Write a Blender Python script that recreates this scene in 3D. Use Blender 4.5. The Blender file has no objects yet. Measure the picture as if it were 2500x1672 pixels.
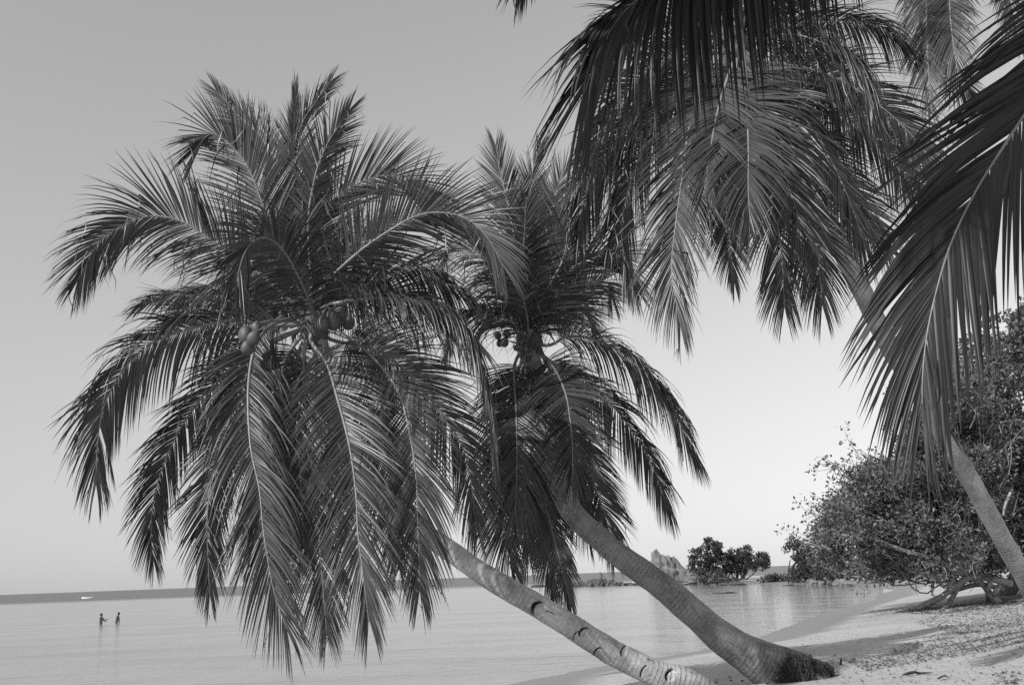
import bpy, math, random
import numpy as np
from mathutils import Matrix, Vector, noise as mnoise

rng = np.random.default_rng(7)
random.seed(7)
SC = bpy.context.scene
COL = SC.collection
R = math.radians

# ------------------------------------------------------------------ camera
W, H = 2500.0, 1672.0            # pixel frame of the photograph
FPX = 35.0 / 36.0 * W
EYE = np.array([0.0, 0.0, 2.4])
ROLL = math.atan(0.0372)
PITCH = math.atan(568.6 / FPX)
FWD = np.array([0, math.cos(PITCH), math.sin(PITCH)])
UP0 = np.array([0, -math.sin(PITCH), math.cos(PITCH)])
XR = np.array([1.0, 0, 0])
CR = XR * math.cos(ROLL) - UP0 * math.sin(ROLL)
CU = XR * math.sin(ROLL) + UP0 * math.cos(ROLL)
cam = bpy.data.cameras.new('camera'); co = bpy.data.objects.new('camera', cam); COL.objects.link(co)
cam.lens = 35; cam.sensor_width = 36; cam.clip_end = 60000; cam.clip_start = 0.05
co.matrix_world = Matrix(((CR[0], CU[0], -FWD[0], EYE[0]), (CR[1], CU[1], -FWD[1], EYE[1]),
                          (CR[2], CU[2], -FWD[2], EYE[2]), (0, 0, 0, 1)))
SC.camera = co

# ------------------------------------------------------------------ world, sun, exposure
SUN_EL, SUN_AZ = R(32), R(228)     # azimuth clockwise from +Y: behind the camera, to the left
sd = np.array([math.sin(SUN_AZ) * math.cos(SUN_EL), math.cos(SUN_AZ) * math.cos(SUN_EL), math.sin(SUN_EL)])
world = bpy.data.worlds.new('World'); SC.world = world; world.use_nodes = True
wn, wl = world.node_tree.nodes, world.node_tree.links
sky = wn.new('ShaderNodeTexSky'); sky.sky_type = 'NISHITA'; sky.sun_disc = False
sky.sun_elevation = SUN_EL; sky.sun_rotation = SUN_AZ
sky.air_density = 2.5; sky.dust_density = 0.0; sky.ozone_density = 1.0
sp = wn.new('ShaderNodeVectorMath'); sp.operation = 'DOT_PRODUCT'; sp.inputs[1].default_value = (0.44, 0.0, 0.56)   # blue-sensitive black and white film
wl.new(sky.outputs[0], sp.inputs[0])
bg = wn['Background']; wl.new(sp.outputs['Value'], bg.inputs[0]); bg.inputs[1].default_value = 0.136
sl = bpy.data.lights.new('sun', 'SUN'); sl.energy = 4.0; sl.angle = R(0.6); sl.color = (1, 1, 1)
so = bpy.data.objects.new('sun', sl); COL.objects.link(so)
so.rotation_euler = Vector(-sd).to_track_quat('-Z', 'Y').to_euler()
SC.view_settings.view_transform = 'Standard'; SC.view_settings.look = 'None'
SC.view_settings.exposure = 0.0; SC.view_settings.gamma = 1.0
SC.cycles.max_bounces = 6; SC.cycles.diffuse_bounces = 3; SC.cycles.glossy_bounces = 3
SC.cycles.transparent_max_bounces = 4; SC.cycles.use_denoising = False
SC.cycles.pixel_filter_type = 'BLACKMAN_HARRIS'

# ------------------------------------------------------------------ pixel helpers
def ray(px, py):
    u = (px - W / 2) / FPX; v = (H / 2 - py) / FPX
    return FWD + CR * u + CU * v
def P(px, py, Y):                 # pixel -> point in the plane y = Y
    d = ray(px, py); return EYE + d * (Y / d[1])
def PG(px, py, z=0.0):            # pixel -> point at height z
    d = ray(px, py); return EYE + d * ((z - EYE[2]) / d[2])
def project(V):
    r = np.asarray(V) - EYE
    zc = r @ FWD
    return W / 2 + FPX * (r @ CR) / zc, H / 2 - FPX * (r @ CU) / zc
def PT(px, py):                   # pixel -> point on the terrain
    p = PG(px, py, 0.5)
    for _ in range(12):
        p = PG(px, py, float(terrain_z(np.array([p[0]]), np.array([p[1]]))[0]))
    return p

# ------------------------------------------------------------------ mesh helpers
def mesh_data(name, V, F, mat=None, smooth=True, attrs=None):
    me = bpy.data.meshes.new(name)
    V = np.asarray(V, dtype=np.float32); F = np.asarray(F, dtype=np.int32)
    n = F.shape[1]
    me.vertices.add(len(V)); me.vertices.foreach_set('co', V.ravel())
    me.loops.add(F.size); me.loops.foreach_set('vertex_index', F.ravel())
    me.polygons.add(len(F))
    me.polygons.foreach_set('loop_start', np.arange(0, F.size, n, dtype=np.int32))
    me.polygons.foreach_set('loop_total', np.full(len(F), n, dtype=np.int32))
    me.polygons.foreach_set('use_smooth', np.full(len(F), smooth, dtype=bool))
    for k, a in (attrs or {}).items():
        at = me.attributes.new(k, 'FLOAT', 'POINT'); at.data.foreach_set('value', np.asarray(a, dtype=np.float32))
    me.update(calc_edges=True); me.validate()
    if mat: me.materials.append(mat)
    return me
def obj(name, V, F, mat, parent=None, base=None, smooth=True, attrs=None, kind=None):
    V = np.asarray(V, dtype=float)
    if base is not None: V = V - np.asarray(base)
    o = bpy.data.objects.new(name, mesh_data(name, V, F, mat, smooth, attrs)); COL.objects.link(o)
    if parent is not None: o.parent = parent
    elif base is not None: o.location = base
    if kind: o['kind'] = kind
    return o
def thing(name, base, label, cat, group=None):
    o = bpy.data.objects.new(name, None); COL.objects.link(o); o.location = base; o.empty_display_size = 0.3
    return tag(o, label, cat, group)
def tag(o, label, cat, group=None):
    o['label'] = label; o['category'] = cat
    if group: o['group'] = group
    return o
def nrm(a):
    return a / np.maximum(np.linalg.norm(a, axis=-1, keepdims=True), 1e-9)
def catmull(pts, n):
    p = np.asarray(pts, dtype=float)
    if len(p) == 2: return p[0] + (p[1] - p[0]) * np.linspace(0, 1, n)[:, None]
    p = np.vstack([2 * p[0] - p[1], p, 2 * p[-1] - p[-2]])
    out = []
    for i in range(1, len(p) - 2):
        t = np.linspace(0, 1, 24, endpoint=False)[:, None]
        a, b, c, d = p[i - 1], p[i], p[i + 1], p[i + 2]
        out.append(0.5 * (2 * b + (c - a) * t + (2 * a - 5 * b + 4 * c - d) * t ** 2 + (3 * b - a - 3 * c + d) * t ** 3))
    out = np.vstack(out + [p[-2][None]])
    return resample(out, n)
def resample(q, n):
    s = np.r_[0, np.cumsum(np.linalg.norm(np.diff(q, axis=0), axis=1))]
    t = np.linspace(0, s[-1], n)
    return np.stack([np.interp(t, s, q[:, k]) for k in range(q.shape[1])], 1)
def tangents(q):
    return nrm(np.gradient(q, axis=0))
def frames(q):
    T = tangents(q); N = np.zeros_like(T)
    a = np.array([0, 0, 1.0]) if abs(T[0][2]) < 0.9 else np.array([1.0, 0, 0])
    n = a - T[0] * (a @ T[0])
    for i in range(len(T)):
        n = n - T[i] * (n @ T[i]); n = n / np.linalg.norm(n); N[i] = n
    return T, N, np.cross(T, N)
def tube(q, r, sides=8, rough=None):
    q = np.asarray(q); M = len(q); r = np.broadcast_to(np.asarray(r, dtype=float), (M,))
    T, N, B = frames(q)
    th = np.linspace(0, 2 * np.pi, sides, endpoint=False)
    rr = r[:, None] * np.ones((1, sides))
    if rough is not None: rr = rr * rough
    V = q[:, None, :] + rr[:, :, None] * (np.cos(th)[None, :, None] * N[:, None, :] + np.sin(th)[None, :, None] * B[:, None, :])
    i = np.arange(M - 1)[:, None] * sides; j = np.arange(sides)[None, :]; k = (j + 1) % sides
    F = np.stack([i + j, i + k, i + sides + k, i + sides + j], -1).reshape(-1, 4)
    V = V.reshape(-1, 3)
    # end caps as degenerate-free rings to a centre point
    c0, c1 = len(V), len(V) + 1
    V = np.vstack([V, q[:1], q[-1:]])
    jj = np.arange(sides); kk = (jj + 1) % sides
    capA = np.stack([np.full(sides, c0), kk, jj, jj], -1)
    capB = np.stack([np.full(sides, c1), (M - 1) * sides + jj, (M - 1) * sides + kk, (M - 1) * sides + kk], -1)
    return V, F, capA, capB
def tube_mesh(name, q, r, mat, sides=8, parent=None, base=None, kind=None):
    V, F, a, b = tube(q, r, sides)
    return obj(name, V, F, mat, parent, base, kind=kind)
def merge(parts):
    Vs, Fs, n = [], [], 0
    for V, F in parts:
        Vs.append(V); Fs.append(F + n); n += len(V)
    return np.vstack(Vs), np.vstack(Fs)
def vnoise(P_, scale, seed=0.0, oct=1):
    out = np.empty(len(P_))
    for i, p in enumerate(P_):
        v = Vector(p) * scale + Vector((seed, seed * 1.7, -seed))
        out[i] = mnoise.fractal(v, 1.0, 2.0, oct) if oct > 1 else mnoise.noise(v)
    return out

# ------------------------------------------------------------------ materials (greys only: black and white film)
def mat(name):
    m = bpy.data.materials.new(name); m.use_nodes = True
    nt = m.node_tree; b = nt.nodes['Principled BSDF']
    return m, nt, b
def node(nt, typ, **kw):
    n = nt.nodes.new(typ)
    for k, v in kw.items(): setattr(n, k, v)
    return n
def noise_tex(nt, scale, detail=4, rough=0.55, coord='Object', vec=None, stretch=None):
    n = node(nt, 'ShaderNodeTexNoise'); n.inputs['Scale'].default_value = scale
    n.inputs['Detail'].default_value = detail; n.inputs['Roughness'].default_value = rough
    if vec is None:
        tc = node(nt, 'ShaderNodeTexCoord'); vec = tc.outputs[coord]
    if stretch is not None:
        mp = node(nt, 'ShaderNodeMapping'); mp.inputs['Scale'].default_value = stretch
        nt.links.new(vec, mp.inputs[0]); vec = mp.outputs[0]
    nt.links.new(vec, n.inputs['Vector'])
    return n
def ramp(nt, src, stops):
    r = node(nt, 'ShaderNodeValToRGB'); el = r.color_ramp.elements
    while len(el) < len(stops): el.new(0.5)
    for e, (p, v) in zip(el, stops): e.position = p; e.color = (v, v, v, 1)
    nt.links.new(src, r.inputs[0]); return r
def math_node(nt, op, a, b=None, clamp=False):
    m = node(nt, 'ShaderNodeMath', operation=op); m.use_clamp = clamp
    for i, x in enumerate((a, b)):
        if x is None: continue
        if isinstance(x, (int, float)): m.inputs[i].default_value = x
        else: nt.links.new(x, m.inputs[i])
    return m.outputs[0]
def bump(nt, b, h, strength, dist):
    bn = node(nt, 'ShaderNodeBump'); bn.inputs['Strength'].default_value = strength; bn.inputs['Distance'].default_value = dist
    nt.links.new(h, bn.inputs['Height']); nt.links.new(bn.outputs[0], b.inputs['Normal']); return bn
def mixf(nt, f, a, b):
    m = node(nt, 'ShaderNodeMix', data_type='FLOAT')
    for s, x in ((0, f), (2, a), (3, b)):
        if isinstance(x, (int, float)): m.inputs[s].default_value = x
        else: nt.links.new(x, m.inputs[s])
    return m.outputs[0]

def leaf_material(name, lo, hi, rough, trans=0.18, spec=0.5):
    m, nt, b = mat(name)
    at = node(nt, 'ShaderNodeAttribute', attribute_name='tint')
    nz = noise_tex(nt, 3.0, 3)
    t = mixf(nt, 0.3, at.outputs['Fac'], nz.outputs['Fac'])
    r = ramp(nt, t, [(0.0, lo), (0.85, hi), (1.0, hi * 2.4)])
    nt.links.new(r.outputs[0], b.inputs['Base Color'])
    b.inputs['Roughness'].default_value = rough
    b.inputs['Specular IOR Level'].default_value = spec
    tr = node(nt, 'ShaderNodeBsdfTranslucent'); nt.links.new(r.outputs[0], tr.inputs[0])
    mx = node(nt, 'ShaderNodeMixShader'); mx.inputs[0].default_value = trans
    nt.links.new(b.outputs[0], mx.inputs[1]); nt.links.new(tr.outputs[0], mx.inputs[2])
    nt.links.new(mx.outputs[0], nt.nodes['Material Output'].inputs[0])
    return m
M_LEAF = leaf_material('palm_leaf', 0.018, 0.095, 0.36, 0.08, 0.6)
M_NEARLEAF = leaf_material('shaded_palm_leaf', 0.016, 0.06, 0.42, 0.10, 0.35)  # near palm's leaf colour darkened to deepen the shade on its fronds
M_BUSH = leaf_material('broad_leaf', 0.05, 0.19, 0.45)
M_FAR = leaf_material('far_leaf', 0.045, 0.10, 0.6, spec=0.25)
def plain(name, v, rough=0.6, scale=8, var=0.35, bstr=0.3, bdist=0.01, stretch=None, detail=6):
    m, nt, b = mat(name)
    n = noise_tex(nt, scale, detail, 0.62, stretch=stretch)
    r = ramp(nt, n.outputs['Fac'], [(0.25, v * (1 - var)), (0.75, v * (1 + var))])
    nt.links.new(r.outputs[0], b.inputs['Base Color']); b.inputs['Roughness'].default_value = rough
    bump(nt, b, n.outputs['Fac'], bstr, bdist); return m
M_RACHIS = plain('rachis', 0.24, 0.45, 6, 0.3, 0.1)
M_FIBRE = plain('crown_fibre', 0.10, 0.8, 25, 0.5, 0.5, 0.02, stretch=(1, 1, 0.3))
M_NUT = plain('coconut_husk', 0.10, 0.5, 14, 0.25, 0.2)
M_LIMB = plain('pale_limb', 0.30, 0.75, 9, 0.4, 0.5, 0.02)
M_TWIG = plain('pale_twig', 0.34, 0.7, 5, 0.35, 0.2)
M_ROOT = plain('root_fibre', 0.05, 0.9, 20, 0.5)
M_ROCK = plain('rock', 0.18, 0.85, 0.55, 0.55, 0.8, 0.4, detail=9)
M_DARKROCK = plain('reef_rock', 0.09, 0.7, 0.8, 0.5, 0.8, 0.3, detail=9)
M_LITTER = plain('dry_leaf', 0.10, 0.8, 4, 0.6)
M_SKIN = plain('wet_skin', 0.07, 0.4, 6, 0.2)
M_HAIR = plain('wet_hair', 0.015, 0.35, 20, 0.3)
M_BOAT = plain('white_paint', 0.80, 0.4, 3, 0.05)
M_DARKBARK = plain('dark_bark', 0.06, 0.9, 3, 0.4)
M_WOOD = plain('grey_wood', 0.16, 0.8, 9, 0.4, 0.5, 0.01)

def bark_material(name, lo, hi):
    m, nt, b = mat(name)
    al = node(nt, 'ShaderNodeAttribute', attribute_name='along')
    notch_dark = node(nt, 'ShaderNodeAttribute', attribute_name='notch_dark')
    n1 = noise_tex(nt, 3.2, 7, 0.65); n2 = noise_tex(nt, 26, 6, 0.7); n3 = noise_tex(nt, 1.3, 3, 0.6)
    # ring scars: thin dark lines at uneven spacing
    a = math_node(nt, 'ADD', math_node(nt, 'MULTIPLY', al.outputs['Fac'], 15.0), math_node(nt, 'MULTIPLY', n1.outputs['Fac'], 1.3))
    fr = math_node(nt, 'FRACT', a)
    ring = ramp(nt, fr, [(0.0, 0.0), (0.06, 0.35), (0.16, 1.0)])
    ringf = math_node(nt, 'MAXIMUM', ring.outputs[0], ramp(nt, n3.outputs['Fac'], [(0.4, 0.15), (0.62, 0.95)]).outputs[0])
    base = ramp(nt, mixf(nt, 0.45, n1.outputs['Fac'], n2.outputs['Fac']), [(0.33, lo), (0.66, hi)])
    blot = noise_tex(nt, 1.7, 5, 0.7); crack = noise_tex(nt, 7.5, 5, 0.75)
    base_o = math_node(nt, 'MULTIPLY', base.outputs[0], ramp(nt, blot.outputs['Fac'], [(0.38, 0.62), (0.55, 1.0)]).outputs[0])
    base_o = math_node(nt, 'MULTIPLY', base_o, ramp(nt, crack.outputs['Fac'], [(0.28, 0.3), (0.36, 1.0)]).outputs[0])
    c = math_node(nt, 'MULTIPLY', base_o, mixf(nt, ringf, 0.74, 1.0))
    c = mixf(nt, notch_dark.outputs['Fac'], c, 0.02)  # notch crescents coloured near black
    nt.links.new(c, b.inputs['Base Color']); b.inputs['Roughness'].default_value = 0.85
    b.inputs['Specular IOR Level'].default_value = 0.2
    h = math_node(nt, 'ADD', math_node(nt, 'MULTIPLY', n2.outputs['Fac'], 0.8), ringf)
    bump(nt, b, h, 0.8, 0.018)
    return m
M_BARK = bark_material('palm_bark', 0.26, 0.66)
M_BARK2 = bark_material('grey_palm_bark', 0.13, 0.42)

# ------------------------------------------------------------------ terrain
SHORE = [(-900, -2600), (-60, -120), (-16, -25), (-7.5, 0), (-3.8, 12)]
SHORE += [tuple(PG(*p)[:2]) for p in [(1244, 1670), (1351, 1650), (1479, 1624), (1660, 1597), (1760, 1580), (1849, 1558), (1924, 1530), (2020, 1494),
          (2080, 1479), (2139, 1464), (2142, 1455), (2160, 1447), (2185, 1440), (2150, 1433), (2105, 1429.5), (2000, 1427), (1935, 1426), (1849, 1425), (1700, 1425),
          (1630, 1424), (1585, 1420), (1590, 1414), (1700, 1410), (1900, 1406), (2000, 1402)]]
SHORE += [(120, 320), (400, 700), (2600, 2600), (2600, -2600)]
SHORE = np.array(SHORE)
def shore_dist(x, y):             # signed distance, + on land
    x = np.asarray(x, float); y = np.asarray(y, float)
    d2 = np.full(x.shape, 1e18); inside = np.zeros(x.shape, bool)
    n = len(SHORE)
    for i in range(n):
        ax, ay = SHORE[i]; bx, by = SHORE[(i + 1) % n]
        ex, ey = bx - ax, by - ay
        t = np.clip(((x - ax) * ex + (y - ay) * ey) / (ex * ex + ey * ey), 0, 1)
        d2 = np.minimum(d2, (x - ax - t * ex) ** 2 + (y - ay - t * ey) ** 2)
        c = ((ay > y) != (by > y))
        with np.errstate(divide='ignore', invalid='ignore'):
            xi = ax + (y - ay) * ex / (ey if ey != 0 else 1e-9)
        inside ^= c & (x < xi)
    d = np.sqrt(d2)
    return np.where(inside, d, -d)
def terrain_z(x, y):
    d = shore_dist(x, y)
    far = np.clip((np.asarray(y) - 95) / 40, 0, 1)
    top = 1.5 - 0.9 * far
    land = top * (1 - np.exp(-np.maximum(d, 0) / 11.0))
    sea = np.maximum(-1.15, d * 0.035)
    u = 0.035 * np.sin(x * 1.1 + 0.6 * y) * np.sin(y * 0.7 - x * 0.35) + 0.02 * np.sin(x * 2.7 - 1.3 * y)
    return np.where(d > 0, land + u * np.clip((d - 1) / 5, 0, 1), sea)
def axis(c, lo, hi, n, fine):
    t = np.linspace(-1, 1, n)
    a, b = np.arcsinh((lo - c) / fine), np.arcsinh((hi - c) / fine)
    return c + fine * np.sinh(a + (b - a) * (t + 1) / 2)
gx = axis(8, -1500, 2500, 420, 14); gy = axis(20, -2000, 2500, 520, 22)
X, Y = np.meshgrid(gx, gy)
Z = terrain_z(X.ravel(), Y.ravel())
V = np.stack([X.ravel(), Y.ravel(), Z], 1)
nx, ny = len(gx), len(gy)
i = (np.arange(ny - 1)[:, None] * nx + np.arange(nx - 1)[None, :]).ravel()
F = np.stack([i, i + 1, i + nx + 1, i + nx], 1)
m, nt, b = mat('sand')
geo = node(nt, 'ShaderNodeNewGeometry'); sep = node(nt, 'ShaderNodeSeparateXYZ'); nt.links.new(geo.outputs['Position'], sep.inputs[0])
n1 = noise_tex(nt, 0.35, 6, 0.6, vec=geo.outputs['Position']); n2 = noise_tex(nt, 6.0, 8, 0.7, vec=geo.outputs['Position'])
n3 = noise_tex(nt, 55.0, 3, 0.6, vec=geo.outputs['Position'])
n4 = noise_tex(nt, 1.8, 5, 0.6, vec=geo.outputs['Position'])
dry = ramp(nt, mixf(nt, 0.5, n1.outputs['Fac'], n2.outputs['Fac']), [(0.34, 0.36), (0.5, 0.48), (0.66, 0.56)])
speck = ramp(nt, n3.outputs['Fac'], [(0.30, 0.55), (0.42, 1.0)])
speckd = math_node(nt, 'MULTIPLY', dry.outputs[0], speck.outputs[0])
zz = math_node(nt, 'ADD', sep.outputs[2], math_node(nt, 'MULTIPLY', math_node(nt, 'SUBTRACT', n1.outputs['Fac'], 0.5), 0.14))
wet = ramp(nt, zz, [(0.26, 1.0), (0.36, 0.0)])
colr = mixf(nt, wet.outputs[0], speckd, 0.22)
nt.links.new(colr, b.inputs['Base Color'])
nt.links.new(mixf(nt, wet.outputs[0], 0.95, 0.45), b.inputs['Roughness']); b.inputs['Specular IOR Level'].default_value = 0.25
hh = math_node(nt, 'ADD', math_node(nt, 'MULTIPLY', n4.outputs['Fac'], 1.0), math_node(nt, 'MULTIPLY', n2.outputs['Fac'], 0.5))
hh = math_node(nt, 'MULTIPLY', hh, math_node(nt, 'SUBTRACT', 1.0, math_node(nt, 'MULTIPLY', wet.outputs[0], 0.9)))
bump(nt, b, hh, 0.8, 0.09)
o = obj('sand_beach', V, F, m); o['kind'] = 'structure'

# ------------------------------------------------------------------ sea
m, nt, b = mat('sea_water')
geo = node(nt, 'ShaderNodeNewGeometry'); sep = node(nt, 'ShaderNodeSeparateXYZ'); nt.links.new(geo.outputs['Position'], sep.inputs[0])
mp = node(nt, 'ShaderNodeMapping'); mp.inputs['Scale'].default_value = (0.55, 1.5, 1); mp.inputs['Rotation'].default_value = (0, 0, R(12))
nt.links.new(geo.outputs['Position'], mp.inputs[0])
w1 = noise_tex(nt, 0.9, 4, 0.55, vec=mp.outputs[0]); w2 = noise_tex(nt, 0.16, 3, 0.5, vec=mp.outputs[0])
# beyond the reef edge the bottom falls away: deep, dark, rougher water
edge = noise_tex(nt, 0.02, 3, 0.5, vec=geo.outputs['Position'])
dist = math_node(nt, 'ADD', sep.outputs[1], math_node(nt, 'MULTIPLY', math_node(nt, 'SUBTRACT', edge.outputs['Fac'], 0.5), 90.0))
dist = math_node(nt, 'ADD', dist, math_node(nt, 'MULTIPLY', sep.outputs[0], 0.08))
deep = ramp(nt, math_node(nt, 'DIVIDE', dist, 600.0), [(0.36, 0.0), (0.47, 1.0)])
shallow = ramp(nt, w2.outputs['Fac'], [(0.35, 0.20), (0.65, 0.30)])
nt.links.new(mixf(nt, deep.outputs[0], shallow.outputs[0], 0.10), b.inputs['Base Color'])
# sheltered, glassy lagoon to the right; wind-roughened open water to the left
wind = ramp(nt, math_node(nt, 'DIVIDE', math_node(nt, 'ADD', sep.outputs[0], 30.0), 100.0), [(0.30, 0.15), (0.52, 0.06)])
nt.links.new(mixf(nt, deep.outputs[0], wind.outputs[0], 0.35), b.inputs['Roughness'])
b.inputs['IOR'].default_value = 1.33
hw = math_node(nt, 'ADD', w1.outputs['Fac'], math_node(nt, 'MULTIPLY', w2.outputs['Fac'], 1.6))
bump(nt, b, hw, 0.6, 0.2)
S = 30000.0
xs = np.array([-S, -3000, -400, 400, 3000, S]); ys = np.array([-S, -3000, -400, 400, 3000, S])
X, Y = np.meshgrid(xs, ys); V = np.stack([X.ravel(), Y.ravel(), X.ravel() * 0], 1)
i = (np.arange(5)[:, None] * 6 + np.arange(5)[None, :]).ravel()
o = obj('sea', V, np.stack([i, i + 1, i + 7, i + 6], 1), m); o['kind'] = 'structure'

# ------------------------------------------------------------------ palm fronds
def smooth_rand(n, k, rg):
    c = rg.normal(size=max(2, n // k + 2)); return np.interp(np.linspace(0, len(c) - 1, n), np.arange(len(c)), c)
def frond_geometry(q, lmax=1.05, face=0.5, droop=0.22, vang=18, broken=0.06, t0=0.13, roll=0.0, spacing=0.021,
                   width=0.026, a0=64, a1=10, rg=rng, r0=0.027, segs=5, tip=1.0, twist=0.45):
    """q: 3D rachis path from the crown to the tip. Returns rachis (V,F) and an array of leaflets (n, rings*3, 3)."""
    L = np.linalg.norm(np.diff(q, axis=0), axis=1).sum()
    q = resample(q, 60); T = tangents(q); s = np.linspace(0, 1, 60)
    rad = np.interp(s, [0, 0.06, 0.2, 0.6, 1], [r0 * 1.7, r0 * 1.15, r0 * 0.8, r0 * 0.42, 0.003])
    rV, rF, _, _ = tube(q, rad, 6)
    out = q[-1] - q[0]; out = out.copy(); out[2] = 0
    view = nrm(q - EYE)
    if np.linalg.norm(out) < 0.25: out = view[0] * np.array([1, 1, 0])
    lat = nrm(np.cross(np.array([0, 0, 1.0]), nrm(out)))
    ln = nrm(lat[None] - T * (T @ lat)[:, None])
    ls = nrm(np.cross(T, view))
    sg = np.sign((ln * ls).sum(1)); 
    sgn = 1.0 if sg.sum() >= 0 else -1.0
    lt = nrm((1 - face) * ln + face * sgn * ls); lt = nrm(lt - T * (lt * T).sum(1)[:, None])
    nn = np.cross(T, lt)
    k = 18
    if nn[k][2] < 0 or (abs(nn[k][2]) < 0.05 and nn[k] @ out < 0): lt, nn = -lt, -nn
    if roll:
        a = R(roll) * np.linspace(0.3, 1, 60)[:, None]
        lt, nn = lt * np.cos(a) + nn * np.sin(a), nn * np.cos(a) - lt * np.sin(a)
    n = max(12, int(L * (1 - t0) / spacing))
    leaves = []; tints = []; ft = rg.normal(0, 0.11)
    for side in (1, -1):
        t = t0 + (1 - t0) * (np.arange(n) + 0.5 + rg.uniform(-0.3, 0.3, n)) / n
        keep = rg.random(n) > 0.04
        u = (t - t0) / (1 - t0)
        pos = np.stack([np.interp(t, s, q[:, c]) for c in range(3)], 1)
        Ti = nrm(np.stack([np.interp(t, s, T[:, c]) for c in range(3)], 1))
        Li = nrm(np.stack([np.interp(t, s, lt[:, c]) for c in range(3)], 1)) * side
        Ni = nrm(np.stack([np.interp(t, s, nn[:, c]) for c in range(3)], 1))
        ln_ = lmax * np.interp(u, [0, 0.08, 0.28, 0.6, 0.85, 1], [0.7, 0.85, 1, 0.97, 0.76, 0.5]) * (1 + 0.07 * rg.normal(size=n))
        al = np.radians(np.interp(u, [0, 0.3, 0.75, 1], [a0, a0 * 0.72, a0 * 0.5, a1]) + 3.2 * smooth_rand(n, 7, rg) + 1.3 * rg.normal(size=n))
        va = np.radians(np.interp(u, [0, 1], [vang, vang * 0.2]) + 6 * smooth_rand(n, 6, rg) + 2 * rg.normal(size=n))
        d = Ti * np.cos(al)[:, None] + (Li * np.cos(va)[:, None] + Ni * np.sin(va)[:, None]) * np.sin(al)[:, None]
        br = rg.random(n) < broken
        kink = np.where(br, rg.integers(1, segs, n), 99)
        dr = 0.62 * droop * (1 + 0.35 * smooth_rand(n, 8, rg) + 0.2 * rg.normal(size=n)); dr = np.maximum(dr, 0.02) * np.interp(u, [0, 0.5, 0.85], [1, 1, tip])
        tw = rg.normal(size=n) * twist
        seg = ln_ / segs
        wprof = np.interp(np.linspace(0, 1, segs + 1), [0, 0.15, 0.45, 0.8, 1], [0.45, 1, 0.9, 0.45, 0.03])
        w = width * np.interp(u, [0, 0.15, 0.7, 1], [0.7, 1, 0.95, 0.6]) * (1 + 0.12 * rg.normal(size=n)) * 0.5
        cur = pos.copy(); rings = []
        for j in range(segs + 1):
            bdir = nrm(Ti - d * (Ti * d).sum(1)[:, None]); nd = np.cross(bdir, d)
            bdir, nd = bdir * np.cos(tw)[:, None] + nd * np.sin(tw)[:, None], nd * np.cos(tw)[:, None] - bdir * np.sin(tw)[:, None]
            ww = (w * wprof[j])[:, None]
            fold = 0.45
            rings += [cur + bdir * ww, cur + nd * ww * fold, cur - bdir * ww]
            g = np.zeros_like(d); g[:, 2] = -1
            amt = dr * (0.45 + 0.9 * j / segs)
            amt = np.where(j >= kink, amt + 2.2, amt)
            d = nrm(d + g * amt[:, None]) if j < segs else d
            d = np.where((j >= kink)[:, None], nrm(d + rg.normal(size=d.shape) * 0.35), d)
            cur = cur + d * seg[:, None]
        lv = np.stack(rings, 1)
        leaves.append(lv[keep])
        tt = np.clip(0.45 + ft + 0.16 * rg.normal(size=n) + 0.1 * smooth_rand(n, 10, rg), 0, 0.85); tt = np.where(br, np.minimum(1, tt + 0.4), tt)
        tints.append(tt[keep])
    return (rV, rF), np.concatenate(leaves), np.concatenate(tints)
def leaflet_faces(segs):
    F = []
    for j in range(segs):
        a = j * 3
        F += [(a, a + 1, a + 4, a + 3), (a + 1, a + 2, a + 5, a + 4)]
    return np.array(F)
def add_frond(root, base, q, single=False, mat_leaf=None, **kw):
    segs = kw.get('segs', 5)
    (rV, rF), lv, tint = frond_geometry(q, **kw)
    fo = obj('frond', rV, rF, M_RACHIS, root, base)
    LF = leaflet_faces(segs); nv = lv.shape[1]
    if single:
        for l, t in zip(lv, tint):
            obj('leaflet', l, LF, mat_leaf or M_LEAF, fo, base, attrs={'tint': np.full(nv, t)})
    else:
        F = (LF[None] + (np.arange(len(lv)) * nv)[:, None, None]).reshape(-1, 4)
        obj('leaflets', lv.reshape(-1, 3), F, mat_leaf or M_LEAF, fo, base, attrs={'tint': np.repeat(tint, nv)}, kind='stuff')
    return fo
def pixel_path(pts, Yc, dz, crown=None, power=1.7):
    p = list(pts)
    if crown is not None and math.hypot(p[0][0] - crown[0], p[0][1] - crown[1]) > 30: p = [crown] + p
    p = catmull(p, 60); s = np.linspace(0, 1, 60)
    Yv = Yc + dz * (1 - (1 - s) ** power)
    return np.array([P(a, c, y) for (a, c), y in zip(p, Yv)])

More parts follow.
